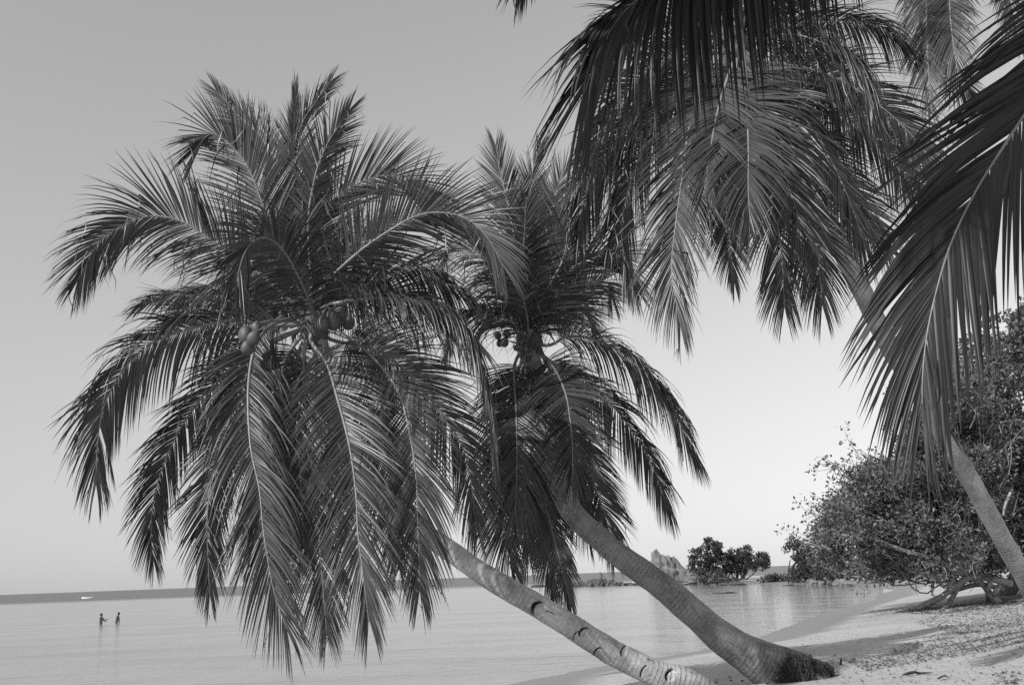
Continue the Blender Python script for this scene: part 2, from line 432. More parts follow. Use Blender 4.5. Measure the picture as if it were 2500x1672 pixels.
def palm_trunk(root, base, path, radii, material, notches=(), lumps=0.03, sides=56, rings=560, seed=1.0):
    q = catmull(path, rings)
    s = np.r_[0, np.cumsum(np.linalg.norm(np.diff(q, axis=0), axis=1))]
    t = s / s[-1]
    r = np.interp(t, radii[0], radii[1])
    # ring scars: uneven steps
    ph, k = [], 0.0
    step = 0
    rgl = np.random.default_rng(int(seed * 10))
    ringr = np.zeros(rings)
    pos = 0.0
    while pos < s[-1]:
        w = rgl.uniform(0.045, 0.10); a = rgl.uniform(0.3, 1.0)
        msk = (s >= pos) & (s < pos + w)
        ringr[msk] = a * (1 - (s[msk] - pos) / w) ** 2
        pos += w
    T, N, B = frames(q)
    th = np.linspace(0, 2 * np.pi, sides, endpoint=False)
    cs = np.cos(th)[None, :, None] * N[:, None, :] + np.sin(th)[None, :, None] * B[:, None, :]
    pts = (q[:, None, :] + cs * r[:, None, None]).reshape(-1, 3)
    nz = vnoise(pts, 2.6, seed, 3).reshape(rings, sides)
    rr = r[:, None] * (1 + lumps * 1.6 * nz) + 0.008 * ringr[:, None] * (0.6 + 0.8 * nz)
    notch_dark = np.zeros((rings, sides))
    V = q[:, None, :] + cs * rr[:, :, None]
    if len(notches):
        pxx, pyy = project(V.reshape(-1, 3)); pxx = pxx.reshape(rings, sides); pyy = pyy.reshape(rings, sides)
        front = ((V - EYE) * cs).sum(2) < 0
        for (nx_, ny_, rx, ry, ang, dep) in notches:
            ca, sa = math.cos(R(ang)), math.sin(R(ang))
            du = ((pxx - nx_) * ca + (pyy - ny_) * sa) / rx; dv = (-(pxx - nx_) * sa + (pyy - ny_) * ca) / ry
            inA = np.clip(1.05 - np.hypot(du, dv), 0, 1) * front
            inB = np.hypot(du, dv - 0.55) < 1.0
            f = np.clip(inA * 6, 0, 1) * (~inB)
            V = V - cs * (0.35 * dep * np.clip(inA * 4, 0, 1) * inB)[:, :, None]
            V = V - cs * (dep * f)[:, :, None]; notch_dark = np.maximum(notch_dark, f)
    i = np.arange(rings - 1)[:, None] * sides; j = np.arange(sides)[None, :]; k2 = (j + 1) % sides
    F = np.stack([i + j, i + k2, i + sides + k2, i + sides + j], -1).reshape(-1, 4)
    return obj('trunk', V.reshape(-1, 3), F, material, root, base, attrs={'along': np.repeat(s, sides), 'notch_dark': notch_dark.ravel()})
def crown_heart(root, base, c, axis_dir, h=0.75, r=0.15):
    """swollen fibrous leaf bases round the growing point"""
    axis_dir = nrm(np.asarray(axis_dir, float)); q = c + axis_dir * np.linspace(-0.35, h, 18)[:, None]
    rad = r * np.interp(np.linspace(0, 1, 18), [0, 0.3, 0.55, 0.85, 1], [0.85, 1.35, 1.2, 0.6, 0.1])
    rough = 1 + 0.22 * rng.normal(size=(18, 14))
    V, F, _, _ = tube(q, rad, 14, rough)
    parts = [(V, F)]
    for _ in range(46):                            # torn sheath strips and hanging fibres
        a = rng.uniform(0, 2 * np.pi); k = rng.integers(2, 15)
        d = nrm(np.array([math.cos(a), math.sin(a), rng.uniform(0.1, 0.9)]))
        L = rng.uniform(0.25, 0.6); w = rng.uniform(0.012, 0.035)
        p0 = q[k] + d * rad[k] * 0.7; mid = p0 + d * L * 0.5; end = mid + nrm(d + np.array([0, 0, -1.5])) * L * 0.6
        pp = catmull([p0, mid, end], 6); sd_ = nrm(np.cross(d, np.array([0.1, 0.2, 1])))
        ww = w * np.array([1, 1, 0.9, 0.7, 0.5, 0.1])
        vv = np.stack([pp + sd_ * ww[:, None], pp - sd_ * ww[:, None]], 1).reshape(-1, 3)
        parts.append((vv, np.array([(2 * e, 2 * e + 1, 2 * e + 3, 2 * e + 2) for e in range(5)])))
    V, F = merge(parts)
    return obj('crown_heart', V, F, M_FIBRE, root, base)
_nut = None
def coconut(root, base, c, r):
    global _nut
    if _nut is None:
        u, v = np.meshgrid(np.linspace(0, np.pi, 15), np.linspace(0, 2 * np.pi, 20, endpoint=False), indexing='ij')
        rr = 1 + 0.06 * np.cos(3 * v) * np.sin(u)
        V = np.stack([np.sin(u) * np.cos(v) * rr, np.sin(u) * np.sin(v) * rr, np.cos(u) * 1.18 + 0.08 * np.cos(2 * u)], -1).reshape(-1, 3)
        i = np.arange(14)[:, None] * 20; j = np.arange(20)[None, :]; k = (j + 1) % 20
        F = np.stack([i + j, i + k, i + 20 + k, i + 20 + j], -1).reshape(-1, 4)
        _nut = mesh_data('coconut', V, F[:, ::-1], M_NUT)
    o = bpy.data.objects.new('coconut', _nut); COL.objects.link(o); o.parent = root
    o.location = c - base; o.scale = (r, r, r * 1.08); o.rotation_euler = (rng.uniform(-.5, .5), rng.uniform(-.5, .5), rng.uniform(0, 6))
    return o
def stalk(root, base, a, c):
    mid = (a + c) / 2 + np.array([0, 0, 0.12])
    q = catmull([a, mid, c], 10); V, F, _, _ = tube(q, np.linspace(0.016, 0.008, 10), 6)
    obj('fruit_stalk', V, F, M_RACHIS, root, base)

def build_palm(name, label, base_px, trunk_px, radii, bark, crown_px, Yc, fronds, nuts=(), notches=(), Yb=None, group=None, seed=1.0, base_pt=None, lead=None, extra=0):
    base = base_pt if base_pt is not None else PT(*base_px)
    root = thing(name, base, label, 'palm tree', group)
    yb = base[1]
    n = len(trunk_px)
    pts = [base - np.array([0, 0, 0.25])]
    tp = [base_px] + list(trunk_px) if base_px is not None else list(trunk_px)
    seg = np.r_[0, np.cumsum([math.hypot(tp[i + 1][0] - tp[i][0], tp[i + 1][1] - tp[i][1]) for i in range(len(tp) - 1)])]
    if base_px is not None:
        for (px, py), f in zip(tp[1:], seg[1:] / seg[-1]): pts.append(P(px, py, yb + (Yc - yb) * f))
    else:
        for (px, py, y) in tp: pts.append(P(px, py, y))
    palm_trunk(root, base, pts, radii, bark, notches, seed=seed, **(dict(sides=110, rings=900) if len(notches) else {}))
    c = P(crown_px[0], crown_px[1], Yc)
    crown_heart(root, base, c, lead if lead is not None else nrm(np.array(pts[-1]) - np.array(pts[-2])))
    for f in fronds:
        f = dict(f); p = f.pop('p'); dz = f.pop('dz', 0.0); pw = f.pop('pw', 1.7)
        q = pixel_path(p, Yc, dz, crown_px, pw)
        add_frond(root, base, q, **f)
    for (px, py, r, dy) in nuts:
        cc = P(px, py, Yc + dy); coconut(root, base, cc, r * Yc / FPX)
        stalk(root, base, c + rng.normal(size=3) * 0.05, cc + np.array([0, 0, r * Yc / FPX]))
    return root, base, c

D = lambda *p, **k: dict(p=list(p), **k)
# ---- palm on the left, heavy with coconuts
C1 = (770, 790)
F1 = [
 D((705, 655), (664, 565), (634, 479), (604, 406), (560, 351), (513, 328), (472, 372), dz=-0.6, face=0.8, droop=0.12, broken=0.14),
 D((720, 600), (690, 436), (640, 340), (585, 285), (528, 222), dz=0.8, face=0.9, droop=0.05, vang=10, a0=55, lmax=0.8),
 D((728, 607), (718, 394), (735, 308), (768, 253), (806, 200), dz=0.5, face=0.5, droop=0.10, broken=0.25, lmax=0.75, a0=45),
 D((722, 560), (716, 400), (722, 216), dz=0.2, face=0.6, droop=0.0, lmax=0.6, a0=14, a1=5, broken=0.0, width=0.025),
 D((752, 565), (768, 436), (795, 360), (829, 304), (853, 268), dz=-0.5, face=0.7, droop=0.12, broken=0.2, lmax=0.7),
 D((765, 600), (800, 510), (838, 470), (911, 434), (970, 434), (1022, 464), (1088, 500), dz=0.9, face=0.75, droop=0.10, broken=0.1),
 D((778, 714), (855, 633), (941, 569), (1026, 524), (1102, 522), (1160, 548), (1200, 595), (1228, 650), dz=-0.7, face=0.75, droop=0.16),
 D((660, 690), (577, 629), (513, 586), (449, 543), (389, 528), (334, 535), (278, 562), (235, 600), (190, 684), dz=-0.9, face=0.8, droop=0.25, broken=0.14),
 D((778, 787), (727, 671), (684, 603), (640, 580), (600, 612), (575, 690), dz=-2.8, face=0.9, droop=0.4, lmax=1.15, t0=0.07, vang=5),
 D((690, 745), (620, 731), (535, 723), (449, 721), (385, 727), (338, 745), dz=1.8, face=0.5, droop=0.8, tip=0.3, lmax=0.8),
 D((680, 750), (577, 735), (492, 742), (428, 767), (400, 812), dz=2.2, face=0.6, droop=0.22, lmax=0.8),
 D((632, 790), (556, 784), (479, 799), (397, 825), (342, 859), (293, 914), (254, 991), (238, 1084), (235, 1182), dz=-0.8, face=0.7, droop=0.9, tip=0.35),
 D((690, 815), (616, 859), (561, 897), (490, 974), (435, 1056), (397, 1139), (375, 1221), (369, 1303), (375, 1369), dz=0.7, face=0.55, droop=0.5, tip=0.5, t0=0.2, lmax=0.85),
 D((680, 830), (620, 885), (567, 1007), (528, 1128), (509, 1221), (506, 1303), (512, 1451), dz=0.0, face=0.75, droop=0.25, broken=0.1, lmax=0.85),
 D((700, 795), (655, 799), (622, 848), (606, 947), (611, 1084), (633, 1194), (644, 1303), (668, 1440), (700, 1535), dz=-1.5, face=0.5, droop=0.5, tip=0.5, t0=0.1, lmax=1.2),
 D((759, 832), (797, 886), (824, 974), (852, 1084), (868, 1194), (874, 1303), (886, 1400), (900, 1512), dz=-1.9, face=0.8, droop=0.22),
 D((740, 850), (765, 1000), (783, 1180), (780, 1300), (787, 1413), (797, 1539), dz=0.6, face=0.85, droop=0.22),
 D((808, 807), (863, 832), (923, 886), (973, 958), (1000, 1056), (1016, 1166), (1019, 1248), (1022, 1342), (1025, 1440), dz=-1.3, face=0.8, droop=0.22),
 D((808, 829), (918, 854), (1005, 919), (1071, 1002), (1126, 1084), (1148, 1166), (1164, 1292), dz=0.9, face=0.7, droop=0.24),
 D((787, 753), (846, 735), (920, 728), (994, 733), (1082, 751), (1137, 797), (1175, 892), (1192, 974), (1206, 1084), dz=-1.1, face=0.35, droop=1.3, tip=0.5, lmax=1.15),
 D((787, 753), (842, 714), (911, 684), (983, 656), (1026, 654), (1090, 693), (1160, 740), dz=1.2, face=0.4, droop=1.0, broken=0.15, tip=0.5),
 D((800, 745), (880, 712), (950, 705), (1020, 725), (1085, 775), dz=2.2, face=0.5, droop=0.3),
 D((720, 840), (690, 900), (672, 1000), (660, 1120), (640, 1250), (610, 1370), dz=1.2, face=0.8, droop=0.24, lmax=0.8),
 D((800, 850), (850, 930), (900, 1040), (940, 1150), (960, 1260), (968, 1370), dz=1.5, face=0.8, droop=0.24),
 D((730, 860), (715, 980), (700, 1130), (690, 1280), (680, 1400), dz=1.6, face=0.9, droop=0.2),
 D((760, 700), (735, 600), (705, 520), (690, 470), dz=2.0, face=0.6, droop=0.2, broken=0.2),
 D((790, 720), (830, 640), (880, 570), (930, 540), dz=2.3, face=0.6, droop=0.25, broken=0.2),
 D((745, 850), (740, 930), (725, 1040), (735, 1180), (740, 1330), dz=-0.7, face=0.6, droop=0.3),
]
NUT1 = [(812, 783, 20, -.7), (832, 764, 19, -.5), (787, 789, 18, -.8), (600, 818, 17, -.8), (619, 826, 15, -.95), (605, 848, 16, -.8), (626, 803, 14, -.7),
        (664, 765, 15, .3), (690, 772, 14, .25), (850, 788, 16, .15)]
NOT1 = [(1313, 1486, 24, 17, -58, .08), (1426, 1542, 17, 11, -45, .05), (1406, 1552, 14, 6, -62, .02), (1459, 1591, 14, 8, -42, .05), (1523, 1588, 15, 7, -70, .03),
        (1572, 1638, 17, 7, -62, .02), (1638, 1646, 18, 13, -62, .05), (1343, 1496, 13, 4, 22, .015), (1590, 1612, 10, 4, 20, .02)]
PALM1 = build_palm('palm_tree', 'leaning coconut palm at left, its notched pale trunk lowest, crown full of coconuts', (1800, 1708),
    [(1683, 1668), (1607, 1646), (1500, 1595), (1464, 1572), (1327, 1487), (1240, 1438), (1165, 1391), (1071, 1325), (985, 1272), (900, 1190), (845, 1080), (805, 950), (780, 840), (772, 800)],
    ([0, .1, .25, .5, .8, 1], [.20, .185, .17, .145, .125, .12]), M_BARK, C1, 13.3, F1, NUT1, NOT1, seed=3.0, lead=(-0.05, 0, 1))

# ---- palm in the middle
C2 = (1292, 835)
F2 = [
 D((1280, 760), (1265, 650), (1249, 540), (1232, 463), (1219, 411), (1211, 357), dz=0.8, face=0.95, droop=0.03, vang=8, a0=58, lmax=0.9, broken=0.02),
 D((1281, 754), (1277, 667), (1280, 580), (1283, 520), (1285, 492), dz=-2.2, face=0.9, droop=0.26, a0=85, lmax=0.85),
 D((1290, 700), (1288, 560), (1297, 440), (1310, 385), (1320, 357), dz=1.0, face=0.85, droop=0.04, vang=10, lmax=0.8, a0=50),
 D((1310, 700), (1338, 560), (1358, 470), (1379, 415), (1401, 395), dz=0.9, face=0.8, droop=0.06, lmax=0.85),
 D((1340, 754), (1397, 658), (1427, 630), (1470, 619), (1514, 628), (1533, 660), (1552, 705), dz=-0.4, face=0.7, droop=0.2, broken=0.1),
 D((1318, 812), (1366, 767), (1418, 719), (1449, 695), (1481, 688), (1492, 725), dz=1.6, face=0.6, droop=0.26, broken=0.1),
 D((1271, 754), (1225, 667), (1170, 620), (1115, 600), (1080, 640), dz=0.6, face=0.5, droop=0.8, broken=0.2),
 D((1253, 790), (1210, 767), (1158, 760), (1120, 775), (1095, 830), dz=-1.6, face=0.5, droop=0.8, broken=0.15),
 D((1341, 843), (1387, 822), (1455, 830), (1529, 867), (1597, 930), (1643, 992), (1671, 1059), (1704, 1121), dz=-0.5, face=0.35, droop=0.8, tip=0.5),
 D((1353, 888), (1432, 930), (1495, 990), (1540, 1047), (1586, 1121), (1634, 1246), dz=1.2, face=0.35, droop=0.8, tip=0.5),
 D((1313, 854), (1353, 899), (1381, 962), (1393, 1036), (1398, 1110), (1396, 1175), dz=-2.6, face=0.85, droop=0.2, lmax=1.05),
 D((1330, 880), (1385, 1000), (1425, 1110), (1455, 1190), (1478, 1260), (1498, 1345), dz=1.6, face=0.8, droop=0.24),
 D((1282, 870), (1276, 930), (1279, 1036), (1282, 1150), (1284, 1263), (1290, 1345), dz=-0.8, face=0.85, droop=0.22),
 D((1278, 870), (1250, 951), (1232, 1064), (1228, 1207), (1234, 1320), (1256, 1396), dz=0.4, face=0.75, droop=0.24),
 D((1295, 880), (1312, 1040), (1325, 1180), (1343, 1274), (1370, 1380), (1393, 1474), dz=0.9, face=0.6, droop=0.28, lmax=0.8),
 D((1290, 880), (1298, 1050), (1315, 1200), (1334, 1340), (1353, 1457), dz=1.3, face=0.7, droop=0.28, lmax=0.8),
 D((1285, 760), (1262, 680), (1240, 620), (1220, 600), dz=-2.4, face=0.5, droop=0.35, broken=0.2),
 D((1310, 760), (1345, 690), (1375, 630), (1385, 560), (1380, 500), dz=-0.8, face=0.8, droop=0.15),
 D((1310, 790), (1370, 740), (1420, 750), (1450, 800), dz=2.6, face=0.6, droop=0.3),
 D((1300, 860), (1345, 960), (1370, 1080), (1400, 1200), (1440, 1310), dz=2.0, face=0.8, droop=0.2),
 D((1275, 850), (1255, 900), (1260, 1000), (1262, 1120), (1258, 1260), dz=-1.6, face=0.7, droop=0.25),
]
NUT2 = [(1215, 819, 9, -.5), (1238, 816, 9, -.5), (1232, 836, 10, -.55), (1284, 828, 6, -.45), (1260, 849, 7, -.5), (1270, 850, 7, -.5), (1220, 838, 8, -.4), (1310, 800, 8, -.3)]
PALM2 = build_palm('palm_tree', 'leaning coconut palm in the middle, dark trunk rising from an exposed root mass', (1975, 1652),
    [(1905, 1640), (1837, 1602), (1756, 1550), (1628, 1440), (1500, 1347), (1472, 1320), (1412, 1268), (1372, 1205), (1348, 1120), (1325, 1000), (1304, 900), (1294, 850)],
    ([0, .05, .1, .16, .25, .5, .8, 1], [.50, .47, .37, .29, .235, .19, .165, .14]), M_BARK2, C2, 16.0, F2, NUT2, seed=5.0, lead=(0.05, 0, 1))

# ---- palm at the upper right
C3 = (1800, 135)
F3 = [
 D((1799, 165), (1821, 249), (1827, 360), (1827, 471), (1832, 545), dz=-2.4, face=0.75, droop=0.22),
 D((1770, 170), (1725, 230), (1684, 310), (1666, 432), (1649, 554), (1640, 665), (1660, 787), dz=-0.9, face=0.6, droop=0.28),
 D((1745, 165), (1660, 220), (1592, 310), (1555, 399), (1527, 488), (1517, 582), (1544, 687), dz=0.5, face=0.4, droop=0.6, tip=0.6),
 D((1750, 155), (1670, 180), (1588, 246), (1510, 335), (1449, 434), (1417, 527), (1413, 590), dz=0.9, face=0.4, droop=0.6, tip=0.6),
 D((1860, 172), (1926, 238), (1993, 333), (2048, 432), (2087, 527), (2112, 605), dz=-1.0, face=0.35, droop=0.9, tip=0.6),
 D((1815, 200), (1840, 290), (1866, 385), (1888, 499), (1908, 610), (1915, 748), dz=0.8, face=0.85, droop=0.2),
 D((1830, 200), (1878, 310), (1925, 420), (1976, 554), (1998, 638), (2007, 743), dz=0.6, face=0.85, droop=0.2),
 D((1838, 105), (1921, 85), (1987, 96), (2054, 130), (2098, 170), (2118, 260), dz=-1.2, face=0.4, droop=1.0),
 D((1840, 85), (1921, 55), (2032, 50), (2142, 63), (2226, 120), dz=1.3, face=0.4, droop=1.0),
 D((1860, 170), (1980, 230), (2087, 300), (2180, 390), (2265, 510), dz=1.2, face=0.6, droop=0.28),
 D((1850, 150), (2000, 175), (2130, 245), (2230, 335), (2290, 420), dz=0.4, face=0.6, droop=0.28),
 D((1795, 200), (1772, 330), (1770, 443), (1777, 554), (1793, 687), dz=1.0, face=0.6, droop=0.25, lmax=0.7),
 D((1760, 130), (1680, 125), (1580, 175), (1500, 270), (1430, 410), dz=-0.6, face=0.5, droop=0.3),
 D((1770, 110), (1700, 60), (1600, 40), (1500, 90), (1430, 190), dz=0.8, face=0.5, droop=0.3),
 D((1790, 60), (1760, -60), (1720, -180), (1660, -270), dz=0.6, face=0.8, droop=0.1),
 D((1815, 50), (1840, -90), (1880, -220), (1940, -300), dz=-0.5, face=0.8, droop=0.1),
 D((1830, 70), (1920, -40), (2020, -110), (2120, -110), (2200, -50), dz=0.5, face=0.6, droop=0.2),
 D((1850, 190), (1930, 290), (2010, 390), (2090, 500), (2170, 610), dz=1.8, face=0.7, droop=0.25),
 D((1820, 160), (1865, 240), (1895, 350), (1930, 470), (1965, 570), dz=-1.8, face=0.45, droop=0.3),
 D((1760, 190), (1725, 300), (1715, 420), (1725, 540), dz=1.8, face=0.8, droop=0.22),
 D((1780, 180), (1755, 260), (1735, 360), (1720, 460), dz=-1.9, face=0.6, droop=0.25),
]
PALM3 = build_palm('palm_tree', 'coconut palm leaning in from the right edge, ringed pale trunk, crown at upper right', (2566, 1560),
    [(2523, 1456), (2455, 1328), (2385, 1200), (2316, 1082), (2245, 960), (2176, 853), (2110, 722), (2048, 597), (1980, 470), (1915, 355), (1855, 245), (1810, 160)],
    ([0, .06, .2, .5, .8, 1], [.21, .165, .155, .150, .145, .14]), M_BARK, C3, 12.4, F3, [(1835, 150, 16, -.3), (1860, 165, 15, -.2), (1765, 160, 16, -.3)], seed=8.0, lead=(-0.15, 0, 1))

# ---- near palm whose crown hangs over the camera from the right
base4 = np.array([6.2, 1.6, 0.0]); base4[2] = terrain_z(base4[:1], base4[1:2])[0]
root4 = thing('palm_tree', base4, 'nearest palm, only its big dark fronds hang into the top and right of the picture', 'palm tree')
c4 = P(3150, -560, 4.4)
palm_trunk(root4, base4, [base4 - np.array([0, 0, .3]), base4 + np.array([-.2, .4, 1.0]), base4 + (c4 - base4) * 0.5 + np.array([.5, 0, 0]), c4 - np.array([0, 0, .3]), c4],
           ([0, .08, .3, 1], [.24, .18, .16, .13]), M_BARK, rings=240, seed=11.0)
crown_heart(root4, base4, c4, (-0.3, 0.1, 1))
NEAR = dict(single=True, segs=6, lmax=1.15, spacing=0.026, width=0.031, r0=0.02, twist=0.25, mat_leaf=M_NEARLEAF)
def near(pts, Y, **k):
    p = catmull([(3150, -560)] + pts, 60); s = np.linspace(0, 1, 60)
    q = np.array([P(a, c, y) for (a, c), y in zip(p, 4.4 + (Y - 4.4) * np.minimum(1, s * 1.5))])
    kk = dict(NEAR); kk.update(k); add_frond(root4, base4, q, **kk)
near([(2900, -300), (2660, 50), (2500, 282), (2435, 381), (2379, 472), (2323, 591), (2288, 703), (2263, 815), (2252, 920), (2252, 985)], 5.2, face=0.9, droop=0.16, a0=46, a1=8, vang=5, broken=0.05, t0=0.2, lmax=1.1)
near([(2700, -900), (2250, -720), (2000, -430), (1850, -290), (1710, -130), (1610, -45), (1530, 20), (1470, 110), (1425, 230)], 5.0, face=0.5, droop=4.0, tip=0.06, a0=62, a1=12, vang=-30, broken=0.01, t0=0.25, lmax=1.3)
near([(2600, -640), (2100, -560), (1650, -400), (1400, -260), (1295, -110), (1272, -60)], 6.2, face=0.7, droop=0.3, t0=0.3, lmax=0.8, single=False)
for a in (10, 45, 75, 250, 275, 300, 335):             # the rest of that crown, out of the picture
    d = np.array([math.cos(R(a)), math.sin(R(a)), 0])
    if d[1] > 0.2 and d[0] < 0.3: continue
    q = catmull([c4, c4 + d * 0.9 + [0, 0, 0.75], c4 + d * 2.4 + [0, 0, 0.8], c4 + d * 3.6 + [0, 0, -0.2]], 40)
    add_frond(root4, base4, q, face=0.0, droop=0.35, spacing=0.045, width=0.045)
for k, a in enumerate((178, 183, 188, 192, 197, 201, 206, 211, 216, 221, 227, 233)):  # extra fronds added out of view to shade the hanging ones
    d = np.array([math.cos(R(a)), math.sin(R(a)), 0]); lo = (0.0, 0.45)[k % 2]
    q = catmull([c4, c4 + d * 0.9 + [0, 0, 0.35 + lo], c4 + d * 2.4 + [0, 0, 0.35 + lo], c4 + d * 4.8 + [0, 0, lo]], 40)
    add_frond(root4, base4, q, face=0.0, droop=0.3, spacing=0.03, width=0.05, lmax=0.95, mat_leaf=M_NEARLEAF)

# ---- palm whose crown is above the top right corner
base5 = np.array([11.8, 16.5, 0.0]); base5[2] = terrain_z(base5[:1], base5[1:2])[0]
F5 = [
 D((2292, -180), (2266, -90), (2262, 10), (2264, 110), (2272, 270), dz=-0.6, face=0.5, droop=0.28, lmax=0.85),
 D((2330, -190), (2325, -80), (2318, 0), (2325, 90), (2340, 190), dz=-1.0, face=0.7, droop=0.22, lmax=0.8),
 D((2300, -170), (2280, -60), (2285, 60), (2310, 150), (2345, 210), (2385, 250), dz=0.7, face=0.7, droop=0.2, lmax=0.8),
 D((2250, -240), (2150, -250), (2060, -190), (2000, -60), dz=0.6, face=0.5, droop=0.3),
 D((2400, -260), (2500, -270), (2600, -200), (2680, -60), dz=0.6, face=0.5, droop=0.3),
 D((2300, -320), (2260, -450), (2200, -540), dz=0.4, face=0.7, droop=0.1),
 D((2370, -320), (2420, -450), (2500, -520), dz=-0.4, face=0.7, droop=0.1),
 D((2345, -210), (2400, -150), (2450, -60), (2474, 30), (2490, 110), dz=-0.9, face=0.5, droop=0.25, lmax=0.6),
]
PALM5 = build_palm('palm_tree', 'palm whose drooping frond tips hang from the top edge near the upper right corner', None,
    [(2950, 1300, 16.3), (2780, 800, 15.8), (2620, 330, 15.2), (2500, 60, 14.8), (2420, -90, 14.4), (2340, -200, 14.2)],
    ([0, .1, .5, 1], [.22, .17, .15, .13]), M_BARK, (2330, -230), 14.2, F5, seed=14.0, base_pt=base5, lead=(-0.2, 0, 1))

# ---- exposed root mass of the middle palm
r2, b2, c2 = PALM2
parts = []
for k in range(2200):
    t = rng.uniform(0, 1); w_ = rng.uniform(0, 1)
    px, py = 1945 + 85 * t - 38 * w_ * (1 - 0.3 * t) - abs(rng.normal()) * 16 * (1 - t), 1594 + 30 * t ** 1.6 + 75 * w_
    y = b2[1] + rng.uniform(-0.42, 0.15)
    p0 = P(px, py, b2[1] - 0.50 * math.sqrt(max(0.0, 1 - t * t)) + rng.uniform(-0.06, 0.12))
    d = nrm(np.array([rng.uniform(0.1, 1.0), rng.uniform(-0.9, 0.2), rng.uniform(-1.2, -0.2)]))
    L = rng.uniform(0.06, 0.2)
    q = catmull([p0, p0 + d * L * 0.5 + rng.normal(size=3) * 0.02, p0 + nrm(d + np.array([0, 0, -0.9])) * L + rng.normal(size=3) * 0.03], 5)
    V, F, _, _ = tube(q, np.linspace(0.009, 0.003, 5) * rng.uniform(0.6, 1.5), 4); parts.append((V, F))
V, F = merge(parts); obj('root_mass', V, F, M_ROOT, r2, b2, kind='stuff')

# ------------------------------------------------------------------ broad-leaved trees
def leaves_at(C, n_each, spread, size, rg, outward=0.6, flat=0.75):
    """leaf faces round clump centres C (k,3) with radii spread (k,)"""
    k = len(C); n = k * n_each
    c = np.repeat(C, n_each, 0); sp = np.repeat(spread, n_each)
    d = nrm(rg.normal(size=(n, 3))); rad = sp * rg.uniform(0.25, 1.0, n) ** 0.5
    pos = c + d * rad[:, None] * np.array([1, 1, flat])
    ax = nrm(d * outward + rg.normal(size=(n, 3)) * 0.7 + np.array([0, 0, 0.15]))
    up = nrm(np.array([0, 0, 1.0]) + rg.normal(size=(n, 3)) * 0.6)
    sd_ = nrm(np.cross(ax, up)); nr = np.cross(sd_, ax)
    L = size * rg.uniform(0.6, 1.35, n)[:, None]; w = L * 0.30
    V = np.stack([pos, pos + ax * L * 0.5 + sd_ * w + nr * w * 0.35, pos + ax * L, pos + ax * L * 0.5 - sd_ * w + nr * w * 0.35], 1)
    F = np.arange(n * 4).reshape(n, 4)
    tint = np.repeat(np.clip(rg.normal(0.45, 0.2, n) + np.repeat(rg.normal(0, 0.1, k), n_each), 0, 0.95), 4)
    return V.reshape(-1, 3), F, tint
def in_poly(px, py, poly):
    poly = np.array(poly, float); ins = np.zeros(len(px), bool)
    for i in range(len(poly)):
        (ax, ay), (bx, by) = poly[i], poly[(i + 1) % len(poly)]
        c = (ay > py) != (by > py); ins ^= c & (px < ax + (py - ay) * (bx - ax) / ((by - ay) or 1e-9))
    return ins
def clumps_in(poly, n, Y0, Y1, rg):
    poly = np.array(poly, float); out = []
    lo, hi = poly.min(0), poly.max(0)
    while len(out) < n:
        p = rg.uniform(lo, hi, (200, 2)); p = p[in_poly(p[:, 0], p[:, 1], poly)]
        out += [tuple(a) for a in p]
    return [P(a, c, rg.uniform(Y0, Y1)) for a, c in out[:n]]
def limb(root, base, pts, r0, r1, name='limb', mat_=None, sides=8, jitter=0.0):
    q = catmull(pts, 26)
    if jitter: q = q + np.stack([np.r_[0, smooth_rand(25, 4, rng)] * jitter for _ in range(3)], 1)
    return tube_mesh(name, q, np.linspace(r0, r1, 26), mat_ or M_LIMB, sides, root, base)
